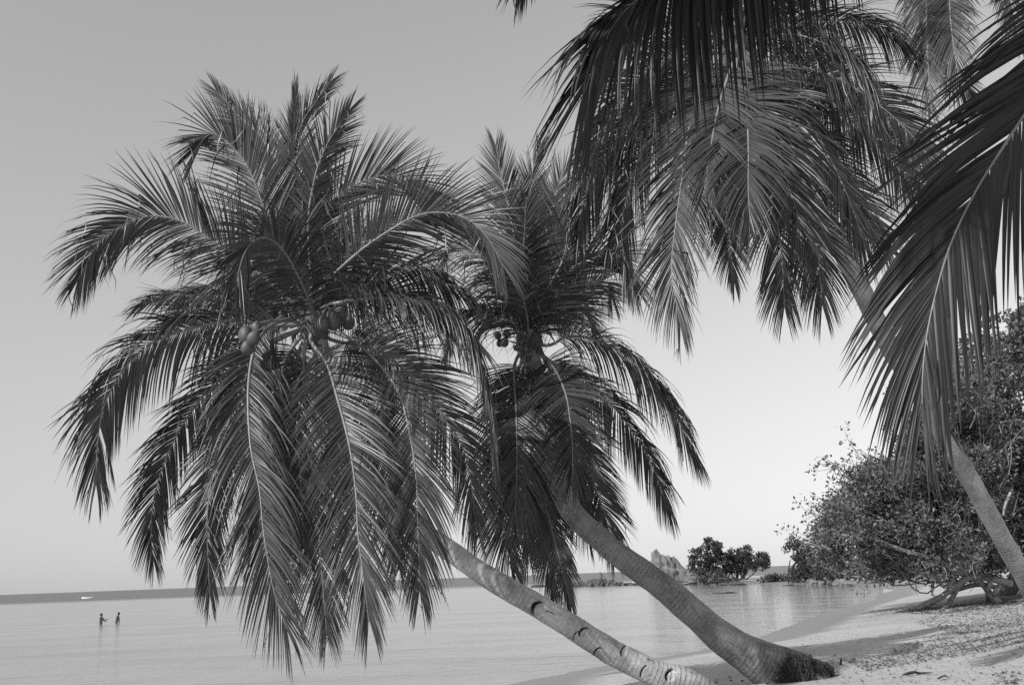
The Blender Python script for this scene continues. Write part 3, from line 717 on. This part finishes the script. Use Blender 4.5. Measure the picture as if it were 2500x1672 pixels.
def broad_tree(name, label, base, poly, n_clump, n_leaf, Yr, rad, size, hub, twig_n, leafmat, limbs=(), trunk_r=0.2, seed=1, group=None, twig_r=0.012, cat='tree', fine=0, trunkmat=None):
    rg = np.random.default_rng(seed)
    root = thing(name, base, label, cat, group)
    C = np.array(clumps_in(poly, n_clump, Yr[0], Yr[1], rg))
    V, F, tint = leaves_at(C, n_leaf, rg.uniform(rad[0], rad[1], len(C)), size, rg)
    obj('crown', V, F, leafmat, root, base, smooth=False, attrs={'tint': tint}, kind='stuff')
    limb(root, base, [base - np.array([0, 0, .2]), (base + hub) / 2 + rg.normal(size=3) * 0.1 * np.linalg.norm(hub - base), hub], trunk_r, trunk_r * 0.6, 'trunk', trunkmat, jitter=trunk_r * 0.3)
    for L_ in limbs: limb(root, base, *L_, mat_=trunkmat)
    parts = []
    for k in rg.choice(len(C), min(twig_n, len(C)), replace=False):
        e = C[k]; mid = (hub + e) / 2 + rg.normal(size=3) * 0.12 * np.linalg.norm(e - hub)
        q = catmull([hub, mid, e, e + (e - mid) * 0.05 + rg.normal(size=3) * rad[0] * 0.4], 16)
        q = q + rg.normal(size=q.shape) * np.linalg.norm(e - hub) * 0.006
        V, F, _, _ = tube(q, np.linspace(trunk_r * 0.28, twig_r, 16), 5); parts.append((V, F))
        for _ in range(7):                            # side twigs
            j = rg.integers(6, 15); d = nrm(e - mid + rg.normal(size=3) * 0.9 * np.linalg.norm(e - mid) * 0.6)
            l = rg.uniform(0.4, 1.0) * rad[1]
            V, F, _, _ = tube(catmull([q[j], q[j] + d * l * 0.5 + rg.normal(size=3) * 0.08 * l, q[j] + d * l], 5), np.linspace(twig_r * 1.2, twig_r * 0.5, 5), 3); parts.append((V, F))
    ends = []
    for _ in range(fine):                             # fine bare twigs near the outside of the crown
        e = C[rg.integers(len(C))]; out = nrm(e - hub + rg.normal(size=3) * 0.8)
        p0 = e + rg.normal(size=3) * 0.5 + np.array([0, -rg.uniform(0, 1.2), 0]); l = rg.uniform(0.4, 1.2)
        q = catmull([p0, p0 + out * l * .5 + rg.normal(size=3) * .12 * l, p0 + out * l + rg.normal(size=3) * .2 * l], 8)
        V, F, _, _ = tube(q, np.linspace(.02, .007, 8), 3); parts.append((V, F)); ends += [q[-1], q[4]]
    if ends:
        V, F, tint = leaves_at(np.array(ends), 9, np.full(len(ends), 0.28), size, rg)
        obj('twig_leaves', V, F, leafmat, root, base, smooth=False, attrs={'tint': tint}, kind='stuff')
    if parts:
        V, F = merge(parts); obj('twigs', V, F, M_TWIG, root, base, kind='stuff')
    return root, C

# sea-edge tree with limbs resting on the sand
baseA = PT(2445, 1470)
YA = baseA[1]
hubA = P(2350, 1395, YA)
g = lambda px, py, dy=0.0: P(px, py, YA + dy)
gt = lambda px, py: PT(px, py) - np.array([0, 0, .05])
LIMBS = [
 ([g(2470, 1425), g(2420, 1412), g(2370, 1408), g(2330, 1432), g(2290, 1462), gt(2233, 1486)], .15, .085),
 ([g(2345, 1424), g(2335, 1440), g(2318, 1470), gt(2296, 1492)], .10, .065),
 ([g(2278, 1395), g(2277, 1425), gt(2275, 1450)], .07, .06),
 ([g(2420, 1412), g(2412, 1440), gt(2410, 1468)], .10, .07),
 ([g(2440, 1430), g(2425, 1452), gt(2418, 1462)], .10, .08),
 ([g(2330, 1415), g(2306, 1432), g(2285, 1412), g(2240, 1400), g(2195, 1421)], .09, .04),
 ([g(2350, 1400), g(2290, 1392), g(2220, 1405), g(2150, 1420), g(2060, 1424)], .10, .03),
 ([g(2371, 1238, -2.5), g(2345, 1243, -2.5), g(2318, 1267, -2.6), g(2260, 1267, -2.5), g(2215, 1240, -2.3), g(2130, 1200, -2)], .06, .025),
 ([g(2470, 1195, -3), g(2455, 1230, -3), g(2449, 1258, -3)], .06, .04),
 ([g(2300, 1340, -2.5), g(2200, 1290, -2.6), g(2120, 1250, -2.5), g(2050, 1225, -2)], .06, .02),
 ([g(2330, 1370, -2.5), g(2220, 1345, -3), g(2120, 1310, -3), g(2030, 1290, -2.5)], .06, .02),
 ([g(2450, 1440, 1), g(2400, 1426, 1), g(2340, 1438, 1), gt(2240, 1474)], .10, .05),
]
polyA = [(2000, 1300), (2010, 1215), (2050, 1190), (2100, 1180), (2130, 1140), (2190, 1130), (2225, 1060), (2240, 980), (2330, 930), (2400, 1000), (2430, 1150), (2440, 1390), (2370, 1400), (2300, 1395), (2220, 1392), (2140, 1400), (2060, 1405), (2020, 1380)]
broad_tree('shore_tree', 'wide bushy shore tree with pale twigs, its bare limbs propped on the sand', baseA, polyA, 240, 380, (YA - 3.5, YA + 5), (0.35, 0.95), 0.155, hubA, 170, M_BUSH, LIMBS, 0.15, seed=21, fine=520)
# taller, darker tree behind it at the right edge
baseB = PT(2520, 1462) + np.array([1.5, 6, 0]); baseB[2] = terrain_z(baseB[:1], baseB[1:2])[0]
YB = baseB[1]
polyB = [(2300, 920), (2330, 850), (2420, 800), (2520, 740), (2640, 720), (2760, 800), (2800, 1000), (2790, 1250), (2740, 1400), (2600, 1410), (2450, 1400), (2380, 1300), (2340, 1100)]
broad_tree('dark_tree', 'tall dark broad-leaved tree rising at the right edge behind the ringed palm trunk', baseB, polyB, 170, 260, (YB - 5, YB + 4), (0.7, 1.4), 0.27, P(2560, 1200, YB), 50, M_BUSH, (), 0.35, seed=22)

# far shore and islet trees
def far_tree(label, base_px, hub_px, Y, poly, n_c, n_l, seed, lean=None, group='trees on the far shore', tr=0.22):
    base = P(*base_px, Y); base[2] = max(0.05, float(terrain_z(base[:1], base[1:2])[0]))
    hub = P(*hub_px, Y)
    limbs = [([base - np.array([0, 0, .2]), (base + P(hub_px[0] + s * 14, hub_px[1] + 6, Y)) / 2 + np.array([s * .5, 0, -.2]), P(hub_px[0] + s * 16, hub_px[1] - 4, Y)], tr * .6, tr * .3) for s in (-1, 1)]
    return broad_tree('far_tree', label, base, poly, n_c, n_l, (Y - 2.5, Y + 2.5), (0.3, 0.75), 0.36, hub, 14, M_FAR, limbs, tr, seed=seed, group=group, twig_r=0.02, trunkmat=M_DARKBARK)
YI = 172
far_tree('tallest dark tree on the islet beside the pointed rock', (1770, 1412), (1762, 1375), YI, [(1684, 1390), (1688, 1345), (1705, 1345), (1715, 1325), (1706, 1322), (1725, 1313), (1752, 1320), (1765, 1345), (1785, 1360), (1780, 1395), (1750, 1395), (1720, 1398)], 95, 65, 31)
far_tree('round dark tree in the middle of the islet', (1800, 1413), (1802, 1380), YI + 2, [(1775, 1395), (1780, 1345), (1800, 1338), (1822, 1345), (1835, 1360), (1838, 1390), (1815, 1396)], 60, 65, 32)
far_tree('drooping tree at the right end of the islet, sea behind it', (1812, 1413), (1838, 1372), YI, [(1815, 1345), (1820, 1332), (1830, 1335), (1835, 1355), (1868, 1350), (1874, 1372), (1888, 1392), (1870, 1388), (1850, 1385), (1830, 1392)], 48, 60, 33)
far_tree('small dark tree at the left tip of the headland behind the shore tree', (1935, 1408), (1945, 1370), 140, [(1918, 1340), (1925, 1314), (1950, 1318), (1968, 1335), (1990, 1290), (2030, 1280), (2060, 1330), (2060, 1395), (2000, 1405), (1960, 1395), (1935, 1375)], 80, 70, 34)
far_tree('low bushy tree on the headland shore behind the pale twigs', (2040, 1415), (2050, 1390), 120, [(1980, 1408), (1975, 1370), (2010, 1340), (2080, 1340), (2150, 1360), (2160, 1410), (2060, 1416)], 60, 70, 35)
# low scrub at the foot of the pointed rock
far_tree('low grey scrub between the pointed rock and the islet trees', (1720, 1412), (1722, 1402), YI - 2, [(1690, 1410), (1695, 1395), (1730, 1385), (1765, 1395), (1768, 1411)], 26, 50, 36, tr=0.08)

far_tree('gnarled dark bush at the tip of the headland', (1945, 1412), (1950, 1400), 138, [(1922, 1412), (1938, 1390), (1965, 1372), (2000, 1375), (2005, 1412)], 45, 55, 37, tr=0.15)
far_tree('low dark brush on the spit between islet and headland', (1895, 1418), (1896, 1412), 150, [(1850, 1417), (1880, 1408), (1920, 1404), (1935, 1418)], 26, 40, 38, tr=0.06)
far_tree('low brush in front of the islet trees by the water', (1750, 1421), (1752, 1416), 158, [(1690, 1420), (1700, 1413), (1760, 1409), (1800, 1417), (1790, 1421)], 26, 40, 39, tr=0.06)

# ------------------------------------------------------------------ rocks
def ico(sub):
    import bmesh
    bm = bmesh.new(); bmesh.ops.create_icosphere(bm, subdivisions=sub, radius=1.0)
    V = np.array([v.co[:] for v in bm.verts]); F = np.array([[v.index for v in f.verts] for f in bm.faces]); bm.free(); return V, F
ICO5, ICO3 = ico(5), ico(3)
def rock(name, label, c, scale, seed, mat_, peak=0.0, lean=0.0, cat='rock', group=None, icos=ICO5, amp=0.35, layers=0.0):
    V, F = icos; V = V.copy()
    n = vnoise(V, 1.3, seed, 4) * amp + vnoise(V, 4.0, seed + 3, 3) * amp * 0.35
    V = V * (1 + n)[:, None]
    if peak:
        zt = np.clip((V[:, 2] + 1) / 2, 0, 1.2); k = 1 - peak * zt
        V[:, 0] *= k; V[:, 1] *= k; V[:, 0] += lean * zt
    if layers: V[:, :2] *= (1 + layers * np.sin(V[:, 2] * 16 + seed))[:, None]
    V = V * np.array(scale)
    o = obj(name, V, F, mat_, base=None, smooth=False); o.location = c
    return tag(o, label, cat, group)
def water_pt(px, py): return PG(px, py, 0.0)
YR = 168
c = P(1648, 1410, YR)
rock('pointed_rock', 'tall pale pointed rock at the left end of the islet', (c[0], YR, 1.4), (4.0, 3.4, 3.8), 4.2, M_ROCK, peak=0.6, lean=-0.5, layers=0.06, amp=0.5)
c = P(1625, 1408, YR)
rock('boulder', 'rounded pale boulder against the left foot of the pointed rock', (c[0] - .2, YR - 1.5, 0.7), (1.6, 1.6, 2.0), 9.1, M_ROCK, peak=0.2)
c = P(1690, 1412, YR)
rock('boulder', 'low grey boulder at the right foot of the pointed rock', (c[0], YR - 2.0, 0.4), (2.6, 2.0, 0.9), 12.3, M_ROCK)
c = PG(1650, 1419, 0)
rock('boulder', 'small black boulder at the water below the pointed rock', (c[0], c[1], 0.15), (1.3, 0.9, 0.45), 15.0, M_DARKROCK)
c = PG(1790, 1428, 0)
rock('boulder', 'flat dark rock awash in front of the islet trees', (c[0], c[1], 0.05), (1.9, 0.9, 0.32), 16.0, M_DARKROCK)
# low reef: a ridge of dark rock lumps standing in the water
parts = []
n = 64
for k in range(n):
    t = k / (n - 1); px = 1395 + (1570 - 1395) * t
    c = PG(px, 1432.5 - 5.5 * t, 0)
    hgt = 0.25 + 0.75 * math.exp(-((t - 0.38) / 0.25) ** 2) + 0.25 * rng.random()
    V, F = ICO3; V = V * (1 + vnoise(V, 1.6, k * 2.1, 3) * 0.5)[:, None] * np.array([rng.uniform(.4, 1.0), rng.uniform(.6, 1.2), hgt * rng.uniform(.6, 1.1)])
    parts.append((V + np.array([c[0], c[1] + rng.uniform(-1.2, 1.2), 0.05]), F))
V, F = merge(parts); bb = PG(1480, 1430, 0)
tag(obj('rock_reef', V, F, M_DARKROCK, base=bb, smooth=False), 'long low ridge of dark reef rocks standing in the sea', 'reef')
c = PG(1473, 1426, 0)
rock('boulder', 'pale upright boulder standing on the reef ridge', (c[0], c[1] + 1.2, 0.9), (0.75, 0.7, 1.5), 22.0, M_ROCK, peak=0.35, lean=-0.5)
c = PG(1483, 1426, 0)
rock('boulder', 'small pale boulder leaning beside the upright one on the reef', (c[0] + .6, c[1] + .8, 0.5), (0.9, 0.8, 0.8), 24.0, M_ROCK, peak=0.2)
c = PG(1313, 1432.5, 0)
rock('boulder', 'flat dark rock alone in the sea left of the reef', (c[0], c[1], 0.08), (1.5, 0.8, 0.38), 26.0, M_DARKROCK)
# floating logs in the lagoon
for k, (px, py, L, lab) in enumerate([(1769, 1448, 2.4, 'dark log floating alone in the lagoon'), (1924, 1429, 1.6, 'short dark log floating close to the far shore')]):
    c = PG(px, py, 0)
    q = np.array([c + np.array([x, 0.15 * math.sin(x * 2), 0.02 + 0.04 * math.sin(x * 3)]) for x in np.linspace(-L / 2, L / 2, 12)])
    o = tube_mesh('floating_log', q, 0.1 * np.interp(np.linspace(0, 1, 12), [0, .1, .9, 1], [.3, 1, .8, .2]), M_ROOT, 8, base=c); tag(o, lab, 'log')
# pale stones along the far shore under the twigs
for k, px in enumerate([1985, 2008, 2030, 2052, 2070, 2090, 2106, 2120, 2136]):
    c = PG(px, 1426 + 0.02 * (px - 1985) + rng.uniform(-1, 1), 0.05)
    rock('shore_stone', '%s in the row of pale stones along the far lagoon shore' % ('leftmost', 'second from the left', 'third from the left', 'fourth from the left', 'middle one', 'fourth from the right', 'third from the right', 'second from the right', 'rightmost')[k], (c[0], c[1], 0.22), (rng.uniform(.4, .9), rng.uniform(.4, .7), rng.uniform(.3, .55)), 40.0 + k, M_ROCK, group='pale stones on the far shore', icos=ICO3)

# ------------------------------------------------------------------ bathers
def person(label, loc, joints, hair_c, rz=0.0):
    root_v = joints['pelvis'][0]
    names = list(joints); V = [joints[n][0] for n in names]; idx = {n: i for i, n in enumerate(names)}
    E = [(idx[n], idx[joints[n][2]]) for n in names if joints[n][2]]
    me = bpy.data.meshes.new('person'); me.from_pydata(V, E, []); me.materials.append(M_SKIN)
    o = bpy.data.objects.new('person', me); COL.objects.link(o); o.location = loc; o.rotation_euler = (0, 0, rz)
    sk = o.modifiers.new('skin', 'SKIN'); sk.use_smooth_shade = True
    for n in names:
        d = me.skin_vertices[0].data[idx[n]]; d.radius = (joints[n][1], joints[n][1] * 0.8); d.use_root = (n == 'pelvis')
    o.modifiers.new('sub', 'SUBSURF').render_levels = 2
    Vh, Fh = ICO3
    hv = Vh * np.array([0.098, 0.105, 0.10]) * (1 + 0.06 * vnoise(Vh, 5, 3.0))[:, None]
    hv = hv[:, :] + np.array(hair_c)
    obj('hair', hv, Fh, M_HAIR, o)
    return tag(o, label, 'person')
def body(lean, armL, armR):
    lx, ly = lean
    f = lambda z: np.array([lx * z, ly * z, z])
    J = {'pelvis': (tuple(f(0.0)), .15, None), 'waist': (tuple(f(.16)), .125, 'pelvis'), 'chest': (tuple(f(.36)), .155, 'waist'), 'collar': (tuple(f(.50)), .10, 'chest'),
         'neck': (tuple(f(.57)), .055, 'collar'), 'head': (tuple(f(.66)), .085, 'neck'), 'crown': (tuple(f(.77)), .07, 'head')}
    J['nose'] = (tuple(f(.66) + np.array([0.09, 0, 0])), .022, 'head')
    for s, n, arm in ((1, 'left', armL), (-1, 'right', armR)):
        sh = f(.47) + np.array([0, .17 * s, 0]); el = sh + np.array(arm[0]); wr = el + np.array(arm[1]); hd = wr + nrm(np.array(arm[1])) * .08
        J['shoulder' + n] = (tuple(sh), .058, 'collar'); J['elbow' + n] = (tuple(el), .042, 'shoulder' + n); J['wrist' + n] = (tuple(wr), .03, 'elbow' + n); J['palm' + n] = (tuple(hd), .035, 'wrist' + n)
        hip = np.array([0, .09 * s, -.08]); kn = hip + np.array([.02, .02 * s, -.42]); an = kn + np.array([-.02, 0, -.42])
        J['hip' + n] = (tuple(hip), .09, 'pelvis'); J['knee' + n] = (tuple(kn), .06, 'hip' + n); J['ankle' + n] = (tuple(an), .04, 'knee' + n); J['foot' + n] = (tuple(an + np.array([.14, 0, -.05])), .035, 'ankle' + n)
    return J
pA = PG(246, 1523, 0.0); pB = PG(283.5, 1520, 0.0)
person('bather standing waist deep at left with an arm reaching forward', (pA[0], pA[1], 0.0), body((0.03, 0), ((.16, .02, -.20), (.22, 0, .04)), ((.20, -.02, -.18), (.20, 0, -.10))), (-.005, 0, .70))
person('bather at right of the pair, bending forward in the water', (pB[0], pB[1], -0.02), body((0.24, 0), ((.02, .05, -.26), (.05, 0, -.22)), ((.0, -.05, -.26), (.04, 0, -.22))), (.165, 0, .72))

# ------------------------------------------------------------------ small boat on the horizon side
pb = PG(213, 1461, 0.0)
root = thing('rowing_boat', pb, 'tiny white boat far out on the dark band of sea', 'boat')
nL, nS = 18, 9
tt = np.linspace(-1, 1, nL); V = []
for t in tt:
    hw = 0.62 * (1 - abs(t) ** 2.4) + 0.02; sheer = 0.48 + 0.16 * t * t
    for a in np.linspace(-1, 1, nS):
        V.append((1.9 * t * (1 + 0.04 * (1 - abs(a))), hw * math.sin(a * math.pi / 2), sheer - (0.62 - 0.1 * t * t) * math.cos(a * math.pi / 2) ** 0.8))
V = np.array(V); F = np.array([(i * nS + j, (i + 1) * nS + j, (i + 1) * nS + j + 1, i * nS + j + 1) for i in range(nL - 1) for j in range(nS - 1)])
o = obj('hull', V, F, M_BOAT, root); o.modifiers.new('solid', 'SOLIDIFY').thickness = 0.03
for s in (-0.45, 0.35):
    w = 0.58; bx = np.array([(x, y, z) for x in (s - .1, s + .1) for y in (-w, w) for z in (.36, .40)])
    obj('bench', bx, np.array([(0, 1, 3, 2), (4, 6, 7, 5), (0, 4, 5, 1), (2, 3, 7, 6), (0, 2, 6, 4), (1, 5, 7, 3)]), M_WOOD, root, smooth=False)

# ------------------------------------------------------------------ litter on the sand
def litter(poly, n, size, rg):
    poly_ = np.array(poly, float); lo, hi = poly_.min(0), poly_.max(0); pts = []
    while len(pts) < n:
        p = rg.uniform(lo, hi, (400, 2)); p = p[in_poly(p[:, 0], p[:, 1], poly_)]; pts += list(p)
    pts = np.array(pts[:n])
    # pixel -> terrain, vectorised
    d = FWD[None] + CR[None] * ((pts[:, 0] - W / 2) / FPX)[:, None] + CU[None] * ((H / 2 - pts[:, 1]) / FPX)[:, None]
    z = np.full(n, 0.6)
    for _ in range(8):
        k = (z - EYE[2]) / d[:, 2]; p = EYE + d * k[:, None]; z = terrain_z(p[:, 0], p[:, 1])
    p[:, 2] = z + 0.012
    a = rg.uniform(0, 2 * np.pi, n); L = size * rg.uniform(0.5, 1.6, n)[:, None]; w = L * rg.uniform(0.2, 0.45, n)[:, None]
    ax = np.stack([np.cos(a), np.sin(a), rg.uniform(-.1, .35, n)], 1); sd_ = np.stack([-np.sin(a), np.cos(a), rg.uniform(-.3, .3, n)], 1)
    cu = np.zeros((n, 3)); cu[:, 2] = rg.uniform(0.02, 0.6, n)
    V = np.stack([p, p + ax * L * .5 + sd_ * w + cu * w, p + ax * L, p + ax * L * .5 - sd_ * w + cu * w], 1).reshape(-1, 3)
    return V, np.arange(n * 4).reshape(n, 4)
rg = np.random.default_rng(77)
Ls = [litter([(2050, 1612), (2250, 1588), (2400, 1560), (2500, 1530), (2540, 1535), (2540, 1560), (2420, 1590), (2280, 1612), (2120, 1640)], 2000, .042, rg),
      litter([(2160, 1590), (2300, 1545), (2500, 1500), (2540, 1530), (2350, 1580), (2200, 1602)], 1500, .042, rg),
      litter([(2230, 1520), (2350, 1480), (2540, 1455), (2540, 1520), (2350, 1550)], 2600, .055, rg),
      litter([(1900, 1600), (2000, 1530), (2250, 1480), (2500, 1470), (2540, 1672), (2000, 1672)], 1300, .04, rg),
      litter([(1500, 1672), (1600, 1630), (1750, 1610), (1850, 1672)], 60, .06, rg),
      litter([(2180, 1492), (2330, 1478), (2480, 1462), (2500, 1475), (2360, 1494), (2250, 1502)], 900, .09, rg),
      litter([(2420, 1650), (2470, 1640), (2500, 1650), (2480, 1672), (2430, 1668)], 60, .06, rg)]
V, F = merge(Ls)
o = obj('leaf_litter', V, F, M_LITTER, smooth=False, kind='stuff'); tag(o, 'dry fallen leaves and debris strewn over the sand', 'leaf litter')
def stick(pts, r, label, z=0.03):
    p = [PT(*a) + np.array([0, 0, z * (1 + 0.6 * math.sin(i * 2.1))]) for i, a in enumerate(pts)]
    q = catmull(p, 14); V, F, _, _ = tube(q, r * np.interp(np.linspace(0, 1, 14), [0, .15, .8, 1], [.5, 1, .7, .15]), 7)
    tag(obj('driftwood_stick', V, F, M_ROOT, base=p[0]), label, 'stick')
stick([(2205, 1652), (2232, 1648), (2245, 1645), (2278, 1646)], .022, 'dark forked stick lying on the sand at lower right')
stick([(2290, 1662), (2305, 1658), (2318, 1655)], .012, 'thin dark stick on the sand below the forked one')
a = PT(2052, 1622)
q = np.array([a + np.array([0.02 * t, 0, -0.04 + 0.16 * t]) for t in np.linspace(0, 1, 8)])
tag(tube_mesh('driftwood_stump', q, .022 * np.array([1.2, 1, .95, 1, .9, .95, .9, .6]), M_ROOT, 8, base=a), 'short dark stub standing upright in the sand beside the root mass', 'stump')
